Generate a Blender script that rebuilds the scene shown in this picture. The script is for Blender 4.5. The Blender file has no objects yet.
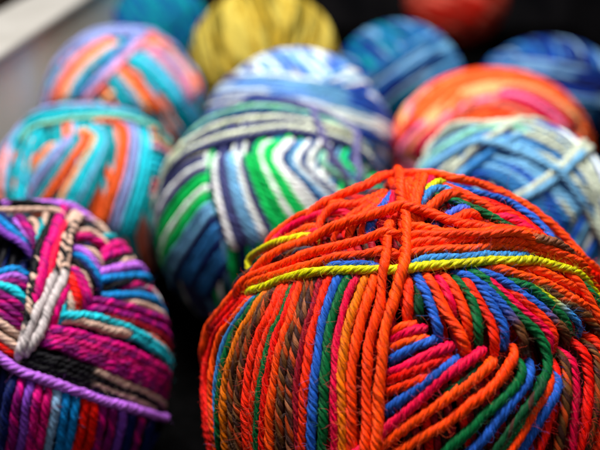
"""Close-up of balls of self-striping sock yarn packed in a white display bin.
All lengths below are centimetres; everything is scaled to metres when built."""
import bpy, math, random
import numpy as np
from mathutils import Vector

random.seed(7)
rng = np.random.default_rng(11)
CM = 0.01
scene = bpy.context.scene
COL = scene.collection

# each ball: centre and half-axes (cm); strands: (dye, width, layer, ends, "lon lat lon lat ..." on the ball)
BALLS = {
'orange': ((3.044, 19.106, 5.911), (5.646, 5.646, 5.911)),
'magenta': ((-8.62, 22.049, 4.899), (4.507, 4.507, 4.899)),
'teal': ((-9.457, 35.096, 4.701), (4.217, 4.217, 4.701)),
'green': ((-1.154, 32.016, 5.158), (4.783, 4.783, 5.158)),
'blue': ((8.365, 30.312, 5.019), (4.514, 4.514, 5.019)),
'pale': ((-0.16, 42.885, 4.986), (4.834, 4.834, 4.986)),
'pink': ((-10.045, 46.297, 5.272), (4.541, 4.541, 5.272)),
'peach': ((10.126, 42.685, 4.535), (5.344, 5.344, 4.535)),
'yellow': ((-2.375, 56.243, 5.485), (5.175, 5.175, 5.485)),
'sea': ((7.02, 58.978, 4.25), (4.495, 4.495, 4.25)),
'navy': ((17.458, 57.684, 3.803), (4.751, 4.751, 3.803)),
'rust': ((16.711, 91.26, 5.458), (5.451, 5.451, 5.458)),
'ocean': ((-11.552, 70.301, 5.097), (4.133, 4.133, 5.097)),
}
STRANDS = {
'orange': [
('red',1.0,'L','dx','-73.7 39.4 -76 35.3 -82.4 25.9 -91.6 14.9 -85.3 5.1 -78.8 -4.4'),
('red',0.9,'L','dx','-72.2 40.4 -73.6 36.4 -77.4 28 -82.2 20 -79.2 9 -70.8 1.2'),
('orange',1.0,'L','dx','-70.6 41 -71.4 37.4 -73.4 30 -76.5 23.2 -73.4 12.6 -67.8 3.2'),
('steel',0.8,'L','dx','-69.3 41.7 -69.7 38.4 -70.6 31.9 -71.8 25.7 -69.6 14.9 -64.8 5.2'),
('green',0.95,'L','dx','-68.4 42.7 -68.1 39.4 -67.8 33 -69.2 27.3 -66.6 16.6 -64.1 5.6'),
('amber',1.0,'L','dx','-66.4 44.2 -65.9 40.9 -65.2 34.4 -65.9 29.1 -63.9 18.1 -60.6 7.8'),
('brown',0.85,'L','dx','-65.6 45.2 -64.4 41.8 -62.7 35.2 -63.1 30.4 -61.1 19.6 -57.3 9.8'),
('brown',1.0,'L','dx','-64.2 46.4 -62.9 43 -60.9 36.2 -61 31.4 -58.1 21.1 -54.3 11.5'),
('redorange',1.045,'L','dx','-62.4 48 -60.5 44.4 -57.6 37.5 -57.8 32.7 -54.6 22.8 -51.3 13.1'),
('redorange',0.85,'L','dx','-60.5 49.1 -58.3 45.5 -54.9 38.5 -55.1 33.8 -51.7 24.1 -49.2 14.2'),
('green',0.8,'L','dx','-58.3 50.3 -56.1 46.5 -53.1 39.2 -52.9 34.7 -50 24.8 -47.5 15'),
('red',0.85,'L','dx','-57.8 51.3 -55.1 47.4 -51.3 39.8 -51.1 35.3 -48.4 25.5 -45.6 15.9'),
('orange',1.0225,'L','dx','-57 52.5 -53.7 48.4 -49.1 40.5 -48.7 36.2 -46.1 26.4 -43.4 16.8'),
('brown',0.95,'L','dx','-54.6 53.2 -51.3 49.1 -46.7 41.3 -46.4 37 -43.4 27.4 -40.8 17.9'),
('heather',1.045,'L','dx','-50.9 53.8 -48.8 50.1 -45.7 43.1 -44.1 37.7 -40.7 28.3 -37.7 19.1'),
('darkred',0.8,'L','dx','-49 54.7 -46.7 50.9 -43.3 43.7 -41.9 38.3 -38.7 29 -35.8 19.8'),
('redorange',1.045,'L','dx','-45.4 56.2 -43.5 52 -40.8 44.2 -39.4 38.6 -36.7 29.6 -34.3 20.4'),
('blue',1.0,'L','dx','-40.8 57 -40.1 53.8 -38.9 47.8 -36.9 39.7 -34.2 30.3 -31.9 21.1'),
('green',1.0225,'L','dx','-37.4 57.7 -37 54.4 -36.1 48.4 -34.1 40.4 -31.3 31.1 -29.4 21.9'),
('crimson',0.85,'L','dx','-33.5 58.3 -33.4 55.1 -33 49.1 -31.4 41 -28.9 31.7 -26.5 22.7'),
('amber',1.0,'L','dx','-30.3 58.8 -30.3 55.6 -29.9 49.6 -29 41.5 -26.7 32.2 -24.5 23.2'),
('orange',1.0675,'L','dx','-27.4 60 -27 56.6 -26.1 50.2 -25.8 42.9 -24.1 32.7 -22.4 23.7'),
('redorange',1.045,'R','dd','-14.7 58.9 -12.6 55.3 -11.9 51.3 -11.8 46.4'),
('darkgreen',0.9,'R','dd','-9.6 58.7 -8.7 54.3 -8.4 50.8 -7.4 46.7'),
('blue',1.0225,'R','dd','-11.1 60.1 -8.5 56.7 -6.1 53.2 -3.7 49.6 -1.9 46.4 -0.9 43'),
('orange',1.135,'R','dd','-7.1 60.3 -4.5 56.8 -1.7 53.1 1.5 48.8 4.8 45 6.5 39.6'),
('crimson',0.85,'R','dd','-2.2 60.4 0.2 56.6 2.3 53.5 3.9 50.5 4.7 48.1'),
('orange',1.045,'R','dd','1 60.4 3.5 56.9 5.4 53.9 6.8 50 7.8 46.2 8.5 43.6'),
('green',1.0,'R','dd','6.2 59.8 7.4 56.3 9.8 53.3 10.8 49.3 10.9 45.6 11 41.6'),
('redorange',1.0675,'R','dd','10.7 59.6 11.6 54.8 13.6 50.7 14.7 46.8 14.9 42.3 15 38.9'),
('blue',1.045,'R','dd','13.2 58.5 15.8 53.6 17.8 49.4 19.2 45.2 18.3 40.2'),
('bluebrown',1.0225,'R','dd','6 60.3 11.1 57.8 15.6 55.3 19.6 51.8 22.8 47.7 24.5 43.2 24.2 38'),
('green',1.045,'R','dx','10.8 60.7 15.8 57.5 19.8 53.9 23.6 49.4 27.2 45 30.2 40.8 30.1 36.4 27 33 21.7 29.2 17.2 25'),
('crimson',1.0,'R','dd','15.7 59.3 18.9 56.2 22.9 52.8 27.2 48.2 31.4 43.9 33 40.2 31.2 35.7'),
('redorange',1.0,'R','dd','24.2 54.9 28.1 51.6 31.4 47.9 34.3 43.8 35.5 40.1 34 36.4'),
('bluebrown',1.0675,'R','dd','15 61 20.1 57.6 26.1 54.4 31.5 49.8 35.9 45.3 39.6 40.9 41.3 36'),
('green',1.045,'R','dd','25.4 57.1 30 54.3 35.1 51.7 38.7 47.4 42 42.6 43.7 37.3'),
('bluegreen',0.8,'R','dd','33 54.6 36.9 51.8 40.4 48.2 44.3 44.7 47.6 40.5 48.9 36.1'),
('brown',1.045,'R','dx','37.5 53.8 40.8 51.2 43.9 48.1 49 43.9 53.7 38.7 55.4 34.2'),
('orange',1.1575,'R','dx','20.7 60.5 27.4 57.9 34.2 55.5 41 52.5 46.5 48.8 51.5 44.4 57 40.1 60.6 35'),
('orange',1.0,'R','dx','36.5 58.1 42 55.6 49.8 51.5 56.7 46.8 61.1 41.9 64.9 36.2'),
('red',0.9,'P','dx','33.5 36.9 32.1 33.3 28.4 27.8 24.6 22.7'),
('brown',1.0,'P','dx','36.1 37.6 35.6 33.3 32.8 27.7 29.2 21.5'),
('crimson',0.95,'P','dx','36.5 37.5 37.9 33.5 36.2 27.8 33 20.4'),
('red',1.09,'P','dx','44.1 38.2 44.1 33.4 41.8 27.7 36.3 19.2'),
('brown',0.9,'P','dx','49.8 35.8 48.3 30.5 44.6 24.9 39.2 18.1'),
('redorange',1.045,'P','dx','52.3 36.4 51.7 31.1 48.3 24.6 42.7 16.7'),
('orange',1.045,'P','xx','56.6 34.8 57.3 28.8 53 21.7 47.3 14.6'),
('green',1.0,'P','xx','61.6 34.8 63.7 26.4 60 18.3 53.2 11.6'),
('orange',0.9,'C','dd','-17.4 43.9 -14.1 45.3 -10.6 46.7 -7.5 47.5'),
('crimson',1.045,'C','dd','-17 42.2 -12.6 44 -8 45.6 -4.7 46.5'),
('orange',1.0,'C','dd','-16.6 40.2 -12.3 42.1 -8.1 43.2 -4.1 44.2'),
('blue',1.0225,'C','dd','-16.1 37.9 -12.3 40 -8.3 41.9 -4.9 43.1 -1.4 44.5'),
('crimson',1.0675,'C','dd','-16.2 35.5 -11.2 37.4 -6 39.8 -1.5 41.3 3.2 42.8'),
('red',1.0,'C','dd','-16.3 33.4 -11 35.8 -5.9 37.7 -1.6 39.3 2.4 40.7'),
('redorange',1.045,'C','dd','-15.9 31 -10.8 33.6 -5.8 35.5 -1.6 37.3'),
('blue',1.0675,'C','dd','-15.3 26.6 -12.3 29.6 -8.6 32.3 -4.3 35.6 -0 38.1 4.9 40.2'),
('crimson',1.09,'C','xd','-14.5 24.2 -10.7 27.9 -6.1 31.7 -1.7 34.8 3.7 37.8 8.5 39.9 12.8 41.6'),
('darkgreen',0.7,'C','dd','-3.7 31.2 0.8 33.4 5.7 35.9 11.4 38.6'),
('orange',1.1125,'C','xd','-10 24.8 -5.5 28.3 -0.7 31.4 4.4 34 9.6 36.5 15.4 39.1'),
('orange',1.135,'C','xd','-3.1 25.2 1.1 27.6 5.6 30.1 10.5 32.6 15.5 35.3 20.3 38.9 21.8 41.4'),
('green',1.09,'C','xd','5.3 25.1 8.9 28.1 13.3 30.3 17.7 32.8 21.2 35.4 22.5 37.9'),
('blue',1.0675,'C','xd','10.1 24.8 14 28.2 18.7 31.2 22.8 33.8 26.2 37.2'),
('darkgreen',0.9,'C','xd','14.5 24.2 18.2 27.4 22.9 30.3 27.4 33.1'),
('orange',0.85,'C','xd','18.1 23.7 22.6 27 26.8 29.9 30.6 34.6'),
('blue',0.95,'C','xd','21 23.1 25.2 26.8 29.1 29.9 32.3 33.7'),
('orange',1.0,'J','dd','-97.9 41.3 -101.1 47 -102.9 53.4 -99.9 60.5 -95.8 67 -91.9 71.9'),
('crimson',1.0,'J','dd','-89.9 44 -94.3 50.2 -93.7 56.1 -89.5 61.5 -85.8 66.4 -81.5 70.4'),
('orange',1.045,'J','dd','-86 42.5 -87.4 49 -83.9 56 -77.5 62.9'),
('crimson',0.9,'J','dd','-81.6 44.4 -80.6 51.9 -75.8 58.6 -70.2 63.5'),
('orange',1.045,'K','dd','-71.6 59.6 -77.9 61.8 -84.2 64.7 -87 69.1 -93 74.2 -112.4 78.6 -139.2 78.4'),
('orange',0.95,'K','dd','-66.1 61.4 -69.7 64.5 -75.4 68.8 -80 73 -95.4 78.1 -120.3 79.7'),
('orange',1.045,'K','dd','-57.5 63.7 -62.1 67.5 -68.9 72.3 -79.3 77.1 -120.3 80.2'),
('orange',1.0,'K','dd','-52.3 66.5 -58.4 72.1 -74.7 78.4 -126 80.9'),
('blue',1.045,'K','dd','-47.7 67.4 -53.5 72.1 -65.4 77.5 -92.3 81.1 -136.6 80.3'),
('crimson',1.0,'K','dd','-42.8 69.8 -48.6 74.9 -59.4 79.9 -110.3 83.4'),
('redorange',1.0,'K','dd','-34.5 71.7 -40.4 77.8 -76 84.3 -153.3 80.6'),
('crimson',1.0,'M','dd','-20 79.4 -11.3 87.3 150.9 85.6 151.3 80.3'),
('yellow',1.0,'M','dd','-13.8 81.9 11 86.7 103.9 86.2 121 81.4'),
('steel',1.0225,'M','dd','-20.9 77.2 -14.6 80.9 8.6 84.5 57 84.8 82.3 81.5'),
('orange',1.18,'M','dd','-15.8 74.7 -4.6 78.9 20.6 81.7 55.5 81.2 65.6 78.1'),
('periwinkle',1.0225,'M','dd','-1.8 74.3 13.2 76.3 32.5 77.2 52 75.8'),
('orange',1.09,'M','dd','9.5 73.4 23.4 75 40.6 75 49 72.5'),
('redorange',1.045,'M','dd','21.8 71.4 33 72.2 43.6 71.6 46 70'),
('red',1.135,'N','dd','88.2 78.3 79.6 73.8 77.9 68.6 75.5 63.6 70.6 59.2 67.2 54.3'),
('redorange',1.135,'N','dd','59.4 73.9 64.9 69.6 65.8 64.8 63.9 59.7 61.7 56.1'),
('crimson',1.135,'N','dd','55.3 71.8 58.9 67.9 60.4 63 61 58.4'),
('red',1.09,'N','dd','45.4 70.5 50.3 66.9 53.5 62.9 56.3 58.7'),
('blue',1.0,'N','dd','143.8 82.3 110.3 81.9 95.7 78 97.6 72.3 100.1 65.9 92.2 62.1 86.1 58.3 79.5 55.1 75.5 52.4'),
('orange',1.045,'V','xd','-152.7 75.6 -80.2 83.4 -33.2 77.6 -22.9 71.3'),
('orange',1.045,'V','xd','-170.3 69.9 -87.4 85.1 -29 77.9 -20.3 70.8'),
('orange',1.045,'V','xd','-176.4 70.4 -81.8 86.5 -24.7 78.2 -18.2 71'),
('orange',1.045,'V','xd','177.2 70.7 -68.2 88.1 -21.2 79.3 -16.5 71.7'),
('orange',1.0,'V','xd','171.4 70.6 -34.5 89.1 -18.4 80.3 -16.6 73.1'),
('orange',1.1125,'K1','dx','-90.6 57.4 -94.4 62.3 -99.7 66.9 -106.1 71.4 -126.2 74.5 -161 68.6 -172.6 70.1 169.9 70.7 141.5 75.2 131.1 66 120.9 62.7 112.5 58.9 106.2 54.7 100 49.6 95.5 45.2 92.1 41.9 87.9 37.4'),
('yellow',1.0,'Y2','dd','-92 36.7 -96.5 38.2 -91.9 43.8 -85.1 49.6 -76.9 54.5 -71.3 60.2'),
('greyheather',1.0,'Y3','dd','-88.8 29.5 -87 35.7 -81.9 42.2 -75 48.3 -67.3 53.6 -60.1 57.6'),
('blue',0.9,'H2','dd','-52.2 53.1 -47.3 55.3 -39.9 57.2 -32.2 58.5 -26.5 59.9'),
('steel',1.0675,'H2','dd','-15.6 60.4 -8.5 61.6 1 62.5 16.2 62.5 30.5 61 41.6 58.9 52.1 54.7'),
('yellow',1.0135,'H1','dx','-76.2 35.8 -72.3 39.4 -67.8 42.5 -63.2 45.8 -58.1 48.4 -49.2 51.9 -40.3 54.9 -29.2 57.1 -21 58.3 -14 59.4 -4 60.1 9.9 60.7 24.6 60.1 38.4 58 47.2 55.9 54.6 52.5 59.9 48.1 64.9 43.9 67.8 39.8'),
('orange',1.0225,'G','dd','-79 34.1 -75.4 38.6 -70.6 43.5 -60.5 50.3 -53 55 -45.6 58.1 -37.2 60.3 -27.9 62.8 -19.1 64'),
('orange',1.045,'G2','dx','-20.2 62.2 -13.8 63.5 -3.6 64.7 18.3 64.7 35.8 63.3 50.2 58.9 58.4 53.2 65 46.6 69.8 41.7'),
('orange',1.09,'b','dx','-38.2 74.4 -31.6 69.8 -28.1 66.2 -25.7 62.8 -23.3 57.6 -21.2 49.7 -21.3 44.5 -21.6 39.7 -20.5 33.4 -18.8 24.4'),
('orange',1.045,'G3','dd','-20.8 65 -13.5 66.1 2.6 67.4 17.9 67.1 33.7 65.2 47.3 61.2 54.8 57.1 61.6 51.2 68.4 44.4'),
('orange',1.09,'F','dd','-79.2 32.2 -77.2 39.1 -72.8 44.2 -69.3 48.2 -63.8 52.7 -57.2 57.1 -47.9 61.7 -38.1 65.5 -29.4 68 -20 69.5'),
('heather2',1.045,'B','dx','-25.7 71.1 -16 72.1 -2.7 71.2 7.8 69.8 29.4 67.6 42.1 64.2 50.3 60.5 58.5 56.4 63.4 52.5 72.6 47.2 78.2 42.2'),
('orange',1.0,'B2','dd','-22.8 68 -9.4 69.1 9.5 68.4 27 66.3 43.3 63 50.8 59.1'),
('orange',1.1125,'c','xx','-168.1 69.7 -77.2 84 -24.8 75.3 -18.2 68.6 -15.7 62 -15.5 57.3 -16.3 53.3 -17.3 48.1 -17.8 44.1 -17.5 39.2 -17.2 33.9 -16 24.8'),
('orange',1.1575,'E','xx','-90.2 12.7 -90.9 18.1 -85.1 28.5 -82 35.5 -79 41.8 -76.7 46.6 -74.1 51.5 -70 56.2 -66.5 62.1 -60 67.6 -46.1 73.4 -32.5 76.8 -17.8 77.3 1.1 76.5 15.4 73.9 28.5 71.2 40.5 67.9 51.6 63.3 64.3 57.4 80.4 48.6 88.1 37.8'),
],
'magenta': [
('navy',0.9,'a','xd','-156.2 86.6 43 81.2 42.3 71.8 42.8 64.7'),
('violet',1.0,'a','xd','-14.2 84.2 22.2 77.9 32.1 73.1 39.1 67.9 43 64.2'),
('azure',1.1,'a','xd','-62.1 88.3 33.5 81.2 39.8 73.3 42.5 65.3'),
('navy',0.8,'a','dd','164.3 86.8 50.1 80.4 45 72 43.8 65.6'),
('lilac',0.9,'a','dd','116.5 87.5 49.5 79.6 45.9 72.4 44.3 66'),
('plum',1.4,'a','dd','129.1 84.3 67.3 79.6 53 73.2 44.9 66.4'),
('beige',0.9,'a','dd','114.4 80.5 79.2 76.6 57.5 71.6 46.3 66.7'),
('teal',0.9,'a','dd','116.7 76.1 85.2 74.6 60.2 71 46.4 66.1'),
('beige',0.9,'a','xd','123.4 73 90.4 74 64.6 71.4'),
('black',1.3,'a','xd','127.8 68.9 76.1 71.4 51.5 66.7 40.2 60.1 35.7 55'),
('azure',1.1,'a','xd','10.2 58.6 17.8 59.3 25.4 59.3 33.4 57.4'),
('lilac',1.0,'a','xd','10.4 55.7 17.4 56.7 24.6 57.1 32 54.9'),
('plum',1.0,'a','xd','10.5 54.2 17.2 55.2 23.9 54.9 30.4 51.7'),
('cyan',1.3,'a','xd','10.4 55.7 16 54.2 22 52.2 27.6 47.2'),
('plum',1.1,'a','xd','10.5 52.8 16.1 50.3 20.9 47.4 26.5 43.9'),
('plum',1.1,'a','xd','10.6 49.7 15.8 47.3 20.7 44.1 25.1 40.5'),
('plum',1.1,'a','xd','10.6 46.7 15.4 44 19.7 40.9 23.6 38.1'),
('beige',1.1,'a','xd','10.6 43.4 15.1 41.1 18.9 38.5 22.3 35.8'),
('beige',1.1,'a','xd','10.5 39.6 14.6 36.7 18.5 33.8 21.7 30.8'),
('red',0.9,'a','xd','10.3 35.9 14.3 33.7 18.1 31 20.6 28.8'),
('navy',1.0,'dn','dd','69.9 57.3 67.5 50.5 65.1 43.7 63.4 38.9'),
('azure',1.0,'dn','dd','73.9 58.8 71 52.2 70 46.7 67.2 40.7'),
('lilac',1.2,'dn','dd','79.5 61.1 76.9 55.3 74.5 49.8 74 44.7'),
('beige',0.9,'dn','dd','86.4 58.4 83.7 53.2 82.2 48.8 81.2 45.6'),
('black',1.1,'dn','dd','67.4 58.1 64.6 51.9 63.6 46 61.4 39.7'),
('beige',0.9,'dn','dd','63.4 56.3 63.1 51.5 62.1 46.1 60.8 40.3'),
('magenta',1.2,'dn','dd','60.5 55.2 59.8 49.9 57.4 43.9 54.6 37.1'),
('magenta',1.0,'dn','dd','57.9 54.1 55.3 48.7 54.2 43.3 51.9 37.3'),
('red',1.4,'dn','dd','57.3 54.2 54 48.7 51.3 43.5 49.3 38.1'),
('beige',0.9,'dn','dd','50.2 50.1 47.7 45.3 46.3 40.5 45.3 36.5'),
('cyan',1.0,'dn','dd','47.3 47 43.4 43.1 39.8 38.7 37.6 35.9'),
('magenta',1.2,'dn','dd','53.2 51 45.8 46.6 39.8 42.2 34.4 36.6'),
('beige',1.0,'rt','dd','103.5 62.2 107.7 56.5 102.9 51.1 95.8 46.7'),
('magenta',1.4,'rt','dd','94.6 62.6 95.9 58 97.1 53.1 98.6 47.8'),
('magenta',1.4,'rt','dd','90 50.5 104.6 46.9 122.4 38.2 119.4 34.7'),
('teal',1.2,'rt','dd','108 53 113.7 48.7 124.9 41.4 122.1 38.2'),
('magenta',1.2,'rt','dd','86.8 49 99.4 45 120.6 35.4 117.8 31.9'),
('black',1.0,'rt','dx','80 47.1 91.3 44.2 113 36.1 116 29.2'),
('beige',0.9,'rt','dd','82.5 46 95.4 41.8 118.1 31.6 114.9 27.5'),
('lilac',1.3,'rt','dd','72.2 46.8 80.5 44.4 91.8 40.8 110.7 31.6 114.1 26 111.9 22.6'),
('azure',1.2,'rt','dd','67.7 44.9 75.4 42.3 85.5 38.8 99.6 32.4 112.8 23.1 110.1 18.8'),
('black',1.0,'rt','dx','67.6 41 77.2 38.8 87.3 36 97.5 29.1'),
('magenta',1.0,'rt','dx','79.9 36.7 89.6 33 99.3 26.2 109.5 16.8'),
('white',1.0,'rt','dx','89.6 33 97 28.3 103.2 21.9 108.8 15.4'),
('azure',1.2,'rt','dx','65.1 40.3 69.2 37.4 77 34 88.4 28.1 99.8 20.4 106.4 11.6'),
('beige',1.0,'rt','dx','71.6 34.3 77.8 30.6 84.5 26.5 92.1 20.4 105.4 9.2'),
('plum',1.2,'rt','dx','56.4 41.1 61.8 37.5 68.9 33.5 77.1 28.1 85.8 21.5 104.5 7.4'),
('plum',1.2,'rt','dx','53.3 39 58.9 35.9 66.4 31.3 74.4 26.1 83.3 18.2 99.1 5.6'),
('darkred',1.1,'rt','dx','53.7 36.7 59.9 32.8 68.3 27.3 78 19.8 91.2 7.5'),
('cyan',1.2,'rt','dx','38.8 40.4 43.7 38.7 49.8 36.5 55.9 33.7 62.4 29.2 69.4 22.9 77.5 15.2 87.7 4.4'),
('beige',1.2,'rt','dd','38.7 38.3 45.1 36.2 51 32.9 57 29.1 63.7 25.2 69.9 20.7'),
('cyan',1.1,'rt','dx','63.3 24.6 70.1 19.1 77.1 12.2 86.3 2.3'),
('coral',1.0,'rt','dx','71.8 22.9 76.6 18.5 81.3 13.1 89.2 3.5'),
('magenta',1.2,'rt','dx','30.6 37.8 39.9 34.2 50.8 27.6 63.1 18.7 73.3 9 93.9 -10.5'),
('plum',1.2,'rt','dx','29.8 37 39.1 33.2 49.7 26.5 61.7 17.6 72.1 7.8 92.9 -12'),
('magenta',1.2,'rt','dx','29.1 36.3 38.2 32.3 48.6 25.4 60.4 16.4 70.9 6.4 91.9 -13.5'),
('magenta',1.2,'rt','dx','28.4 35.5 37.4 31.3 47.6 24.4 59.2 15.2 69.8 5 90.8 -15'),
('plum',1.2,'rt','dx','27.7 34.7 36.6 30.3 46.6 23.3 58 14 68.8 3.6 89.8 -16.4'),
('plum',1.2,'rt','dx','27 34 35.9 29.3 45.6 22.2 56.9 12.7 67.9 2.1 88.7 -17.8'),
('blackbeige',1.2,'bk','dx','21.2 32.1 28.8 29.1 35.4 25.5 42.6 20.9 48.6 16.1 55.9 9.8 65.1 1.4 82.5 -15.1'),
('black',1.2,'bk','dx','21.6 30.2 28.3 27.3 34.8 23.7 42 19 50 12.3 62.6 1.2 79.8 -15.2'),
('blackbeige',1.2,'bk','dx','19.9 28.6 26.5 25.8 32.9 22.3 40.7 17.4 46.7 12.6 54.1 6.6 63.3 -2.1 85.4 -21.7'),
('black',1.1,'bk','dx','20.9 26.5 26.1 24 33.2 20.2 41.5 14.7 49.2 9 62.1 -2.6 84.4 -23'),
('blue',0.8,'bk','dd','22.7 24.3 29 21 38.6 15.1 48.8 7.3 62 -5.1'),
('navy',1.15,'ver','dx','17.1 24.6 14.2 17.5 11.7 8.6'),
('plum',1.15,'ver','dx','20 23.6 17.1 16.7 14.6 8.2'),
('violet',1.15,'ver','dx','22.8 22.4 20 15.8 17.6 7.6'),
('magenta',1.15,'ver','dx','25.6 21.2 22.9 14.8 20.5 6.9'),
('magenta',1.15,'ver','dx','28.4 19.9 25.8 13.7 23.4 6.1'),
('paleblue',1.15,'ver','dx','31.2 18.5 28.7 12.5 26.4 5.3'),
('azure',1.15,'ver','dx','34 17 31.7 11.2 29.4 4.3'),
('azure',1.15,'ver','dx','36.9 15.4 34.7 9.8 32.5 3.2'),
('red',1.15,'ver','dx','39.8 13.6 37.8 8.3 35.6 1.9'),
('red',1.15,'ver','dx','42.7 11.8 40.9 6.6 38.9 0.5'),
('plum',1.15,'ver','dx','45.8 9.8 44.2 4.7 42.3 -1.2'),
('plum',1.15,'ver','dx','49 7.6 47.7 2.5 45.9 -3.1'),
('violet',1.15,'ver','dx','52.4 5.2 51.5 0.1 49.8 -5.2'),
('navy',1.15,'ver','dx','56.2 2.4 55.6 -2.6 54.2 -7.9'),
('plum',1.15,'ver','dx','60.4 -0.8 60.4 -6 59.3 -11.2'),
('navy',1.15,'ver','dx','65.4 -4.7 66.4 -10.5 66 -15.9'),
('black',1.15,'ver','dx','72.2 -10 76.7 -18.2 81.3 -27'),
('navy',1.15,'ver','dx','86.7 -20.6 84.4 -22.9 81.9 -25.5'),
('magenta',1.5,'up','xd','123.2 67.5 75.2 68.4 55.2 64.3 45.1 59.1 37.6 53.5 32.4 48.1 28.1 43.3'),
('crimson',1.3,'up','dd','110 67.1 74.3 65.7 56.5 61.3 45.1 55.6 38.6 50.6'),
('tweed',1.2,'up','dd','43.7 64.1 37.7 58.8 33.5 53.5 29.8 47.8 26.8 43.5 23.5 37.5 20.5 32.2'),
('blackbeige2',1.3,'up','xd','127.7 61.3 84.1 65.3 63.9 61.4 54.1 57 45.8 52.9 36.1 47.4 29.2 42.4 24.8 37.9 21.4 33.1 18.8 28.8'),
('blackbeige2',1.3,'up','xd','138.2 54.6 99.6 64.1 73.3 62 58.7 56.7 51.8 52.2 43.5 47.9 35.2 42.6 29.5 37 24.7 32.5 21.8 29.5'),
('beige',0.9,'top','xd','-124.4 86 148.8 84.9 131.9 78 121.5 71.2 111.1 65.1'),
('black',1.5,'top','xd','-150.9 70.3 -170.3 70 162.6 72.1 132.8 71.4 116.6 66.3'),
('lilacbeige',1.4,'top','xd','-178.8 69.5 166.9 67 155.2 63.6 145.8 59.3 139.1 55.1 133.3 50.4 128.8 45.8 125.8 42.2'),
('lilac',1.3,'lil','xd','9.4 33.5 13.6 30.3 17.2 27.4 23.5 23.2 30.8 19.3 37.7 14.7 45 9.4 57.3 -0.6 68.9 -10 85.1 -22.1'),
],
'teal': [
('coral',1.0,'l','xx','-81 35 -60.1 28.7 -56.2 14.2'),
('coral',1.0,'l','xx','-82.9 38.8 -57 31.6 -49.7 16'),
('lightblue',1.0,'l','xd','-76 44.9 -54.4 34.2 -44.7 17.2'),
('orange',1.0,'i','dd','-14 55 -23.9 45.1 -29.4 35'),
('peach',1.0,'i','dd','-10.4 56 -20.1 44.1 -27.4 32'),
('lightblue',1.0,'i','dd','-6.6 57 -16.6 43 -25.8 29.1'),
('lilac',1.0,'i','dd','-2.7 58 -13.4 41.9 -24.4 26.2'),
('lilac',1.0,'v','dd','-9.6 58.5 -1.5 54 -12.7 39.8 -23.8 23.2 -30.5 12.4'),
('lilac',1.0,'v','dd','-7.7 59.1 2.2 54.5 -10.1 39.3 -21.4 22.8 -28.2 12'),
('teal',1.0,'v','dd','-5.7 59.7 6 55 -7.6 38.7 -19.1 22.5 -26.1 11.6'),
('teal',1.0,'v','dd','-3.7 60.3 9.8 55.4 -5.2 38.2 -16.8 22.1 -24.1 11.2'),
('orange',1.0,'v','dd','-1.6 60.9 13.6 55.8 -2.8 37.6 -14.6 21.7 -22.1 10.8'),
('orange',1.0,'v','dd','0.6 61.5 17.6 56.1 -0.5 37 -12.5 21.2 -20.2 10.3'),
('peach',1.0,'v','dd','2.3 63.7 24.6 56.2 7.7 37.9 -3.8 21.6 -11.3 9.1'),
('cyan',1.0,'v','dd','6 64.1 27.1 55.9 9.9 36.9 -1.6 20.8 -8.8 8.8'),
('cyan',1.0,'v','dd','9.8 64.6 29.7 55.5 12 35.9 0.5 20 -6.3 8.4'),
('cyan',1.0,'v','dd','13.7 64.9 32.1 55.1 14.1 34.9 2.6 19.2 -3.8 8'),
('lightblue',1.0,'v','dd','17.7 65.3 34.6 54.7 16.2 33.9 4.7 18.3 -1.4 7.5'),
('teal',1.0,'v','dd','21.8 65.6 37.1 54.3 18.2 32.9 6.7 17.4 1 7'),
('teal',1.0,'v','dd','26 65.8 39.5 53.8 20.1 31.8 8.7 16.4 3.3 6.4'),
('orange',1.0,'v','dd','21.8 68.7 56.5 60.2 37.1 40.5 23 21.2 16.3 5.5'),
('orange',1.0,'v','dd','28.3 69 62.5 58.8 40.9 38.9 26.1 19.5 18.9 4.1'),
('lilac',1.0,'v','dd','35.1 69.2 68.6 57.2 44.6 37.3 29.1 17.8 21.5 2.5'),
('lilac',1.0,'v','dd','42.2 69.2 74.9 55.4 48.3 35.6 32.2 15.9 24.1 0.9'),
('cyan',1.0,'v','dd','49.6 69.1 81.7 53.4 52.1 33.8 35.3 14 26.8 -0.8'),
('cyan',1.0,'v','dd','57.2 68.8 89.4 51 56.1 31.9 38.5 12 29.5 -2.5'),
('teal',1.0,'v','dd','65.3 68.3 99.5 47.8 60.1 29.9 41.7 9.9 32.4 -4.4'),
('orange',1.0,'r','dd','83.5 49 112 36.4 107.2 26.4'),
('peach',1.0,'r','dx','74.9 46.1 91.4 37.7 106.5 23.7'),
('pink',1.0,'r','dx','68.7 42.9 82.5 35.6 105.7 20.8'),
('teal',1.0,'r','dx','64.1 39.7 76.3 33 95.4 20.5'),
('cyan',1.0,'r','dx','60.5 36.4 71.7 30.1 86.8 19.3'),
('cyan',1.0,'r','dd','57.6 33.1 68 27.1 81.4 17.2'),
('teal',1.0,'r','dd','55.2 29.8 65 24 77.3 14.7'),
('red',1.0,'r','dd','53.3 26.5 62.5 20.8 74.1 12'),
('red',1.0,'r','dd','51.6 23.2 60.4 17.6 71.4 9.1'),
('pink',1.0,'r','dd','50.3 19.9 58.7 14.3 69.3 6.1'),
('teal',1.0,'r','dd','49.1 16.5 57.3 11 67.5 3'),
('teal',1.0,'r','dd','48.2 13.1 56.1 7.6 66.1 -0.3'),
('teal',1.1,'lv','dx','-39.5 12.1 -46.2 36 -58.5 53.4 -97.4 59.6'),
('cyan',1.1,'lv','dx','-33 12.4 -37.7 36.7 -47.8 54.7 -73.4 65.5'),
('cyan',1.1,'lv','dd','-27.3 12.4 -30.5 37 -38.9 55.3 -56.9 67.6'),
('lilac',1.1,'t','xd','-81 35 -90.1 51.6 -92.8 70.2 -3.4 86.6 97.9 72.5 121.2 52.6 110.3 34.3'),
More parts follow.
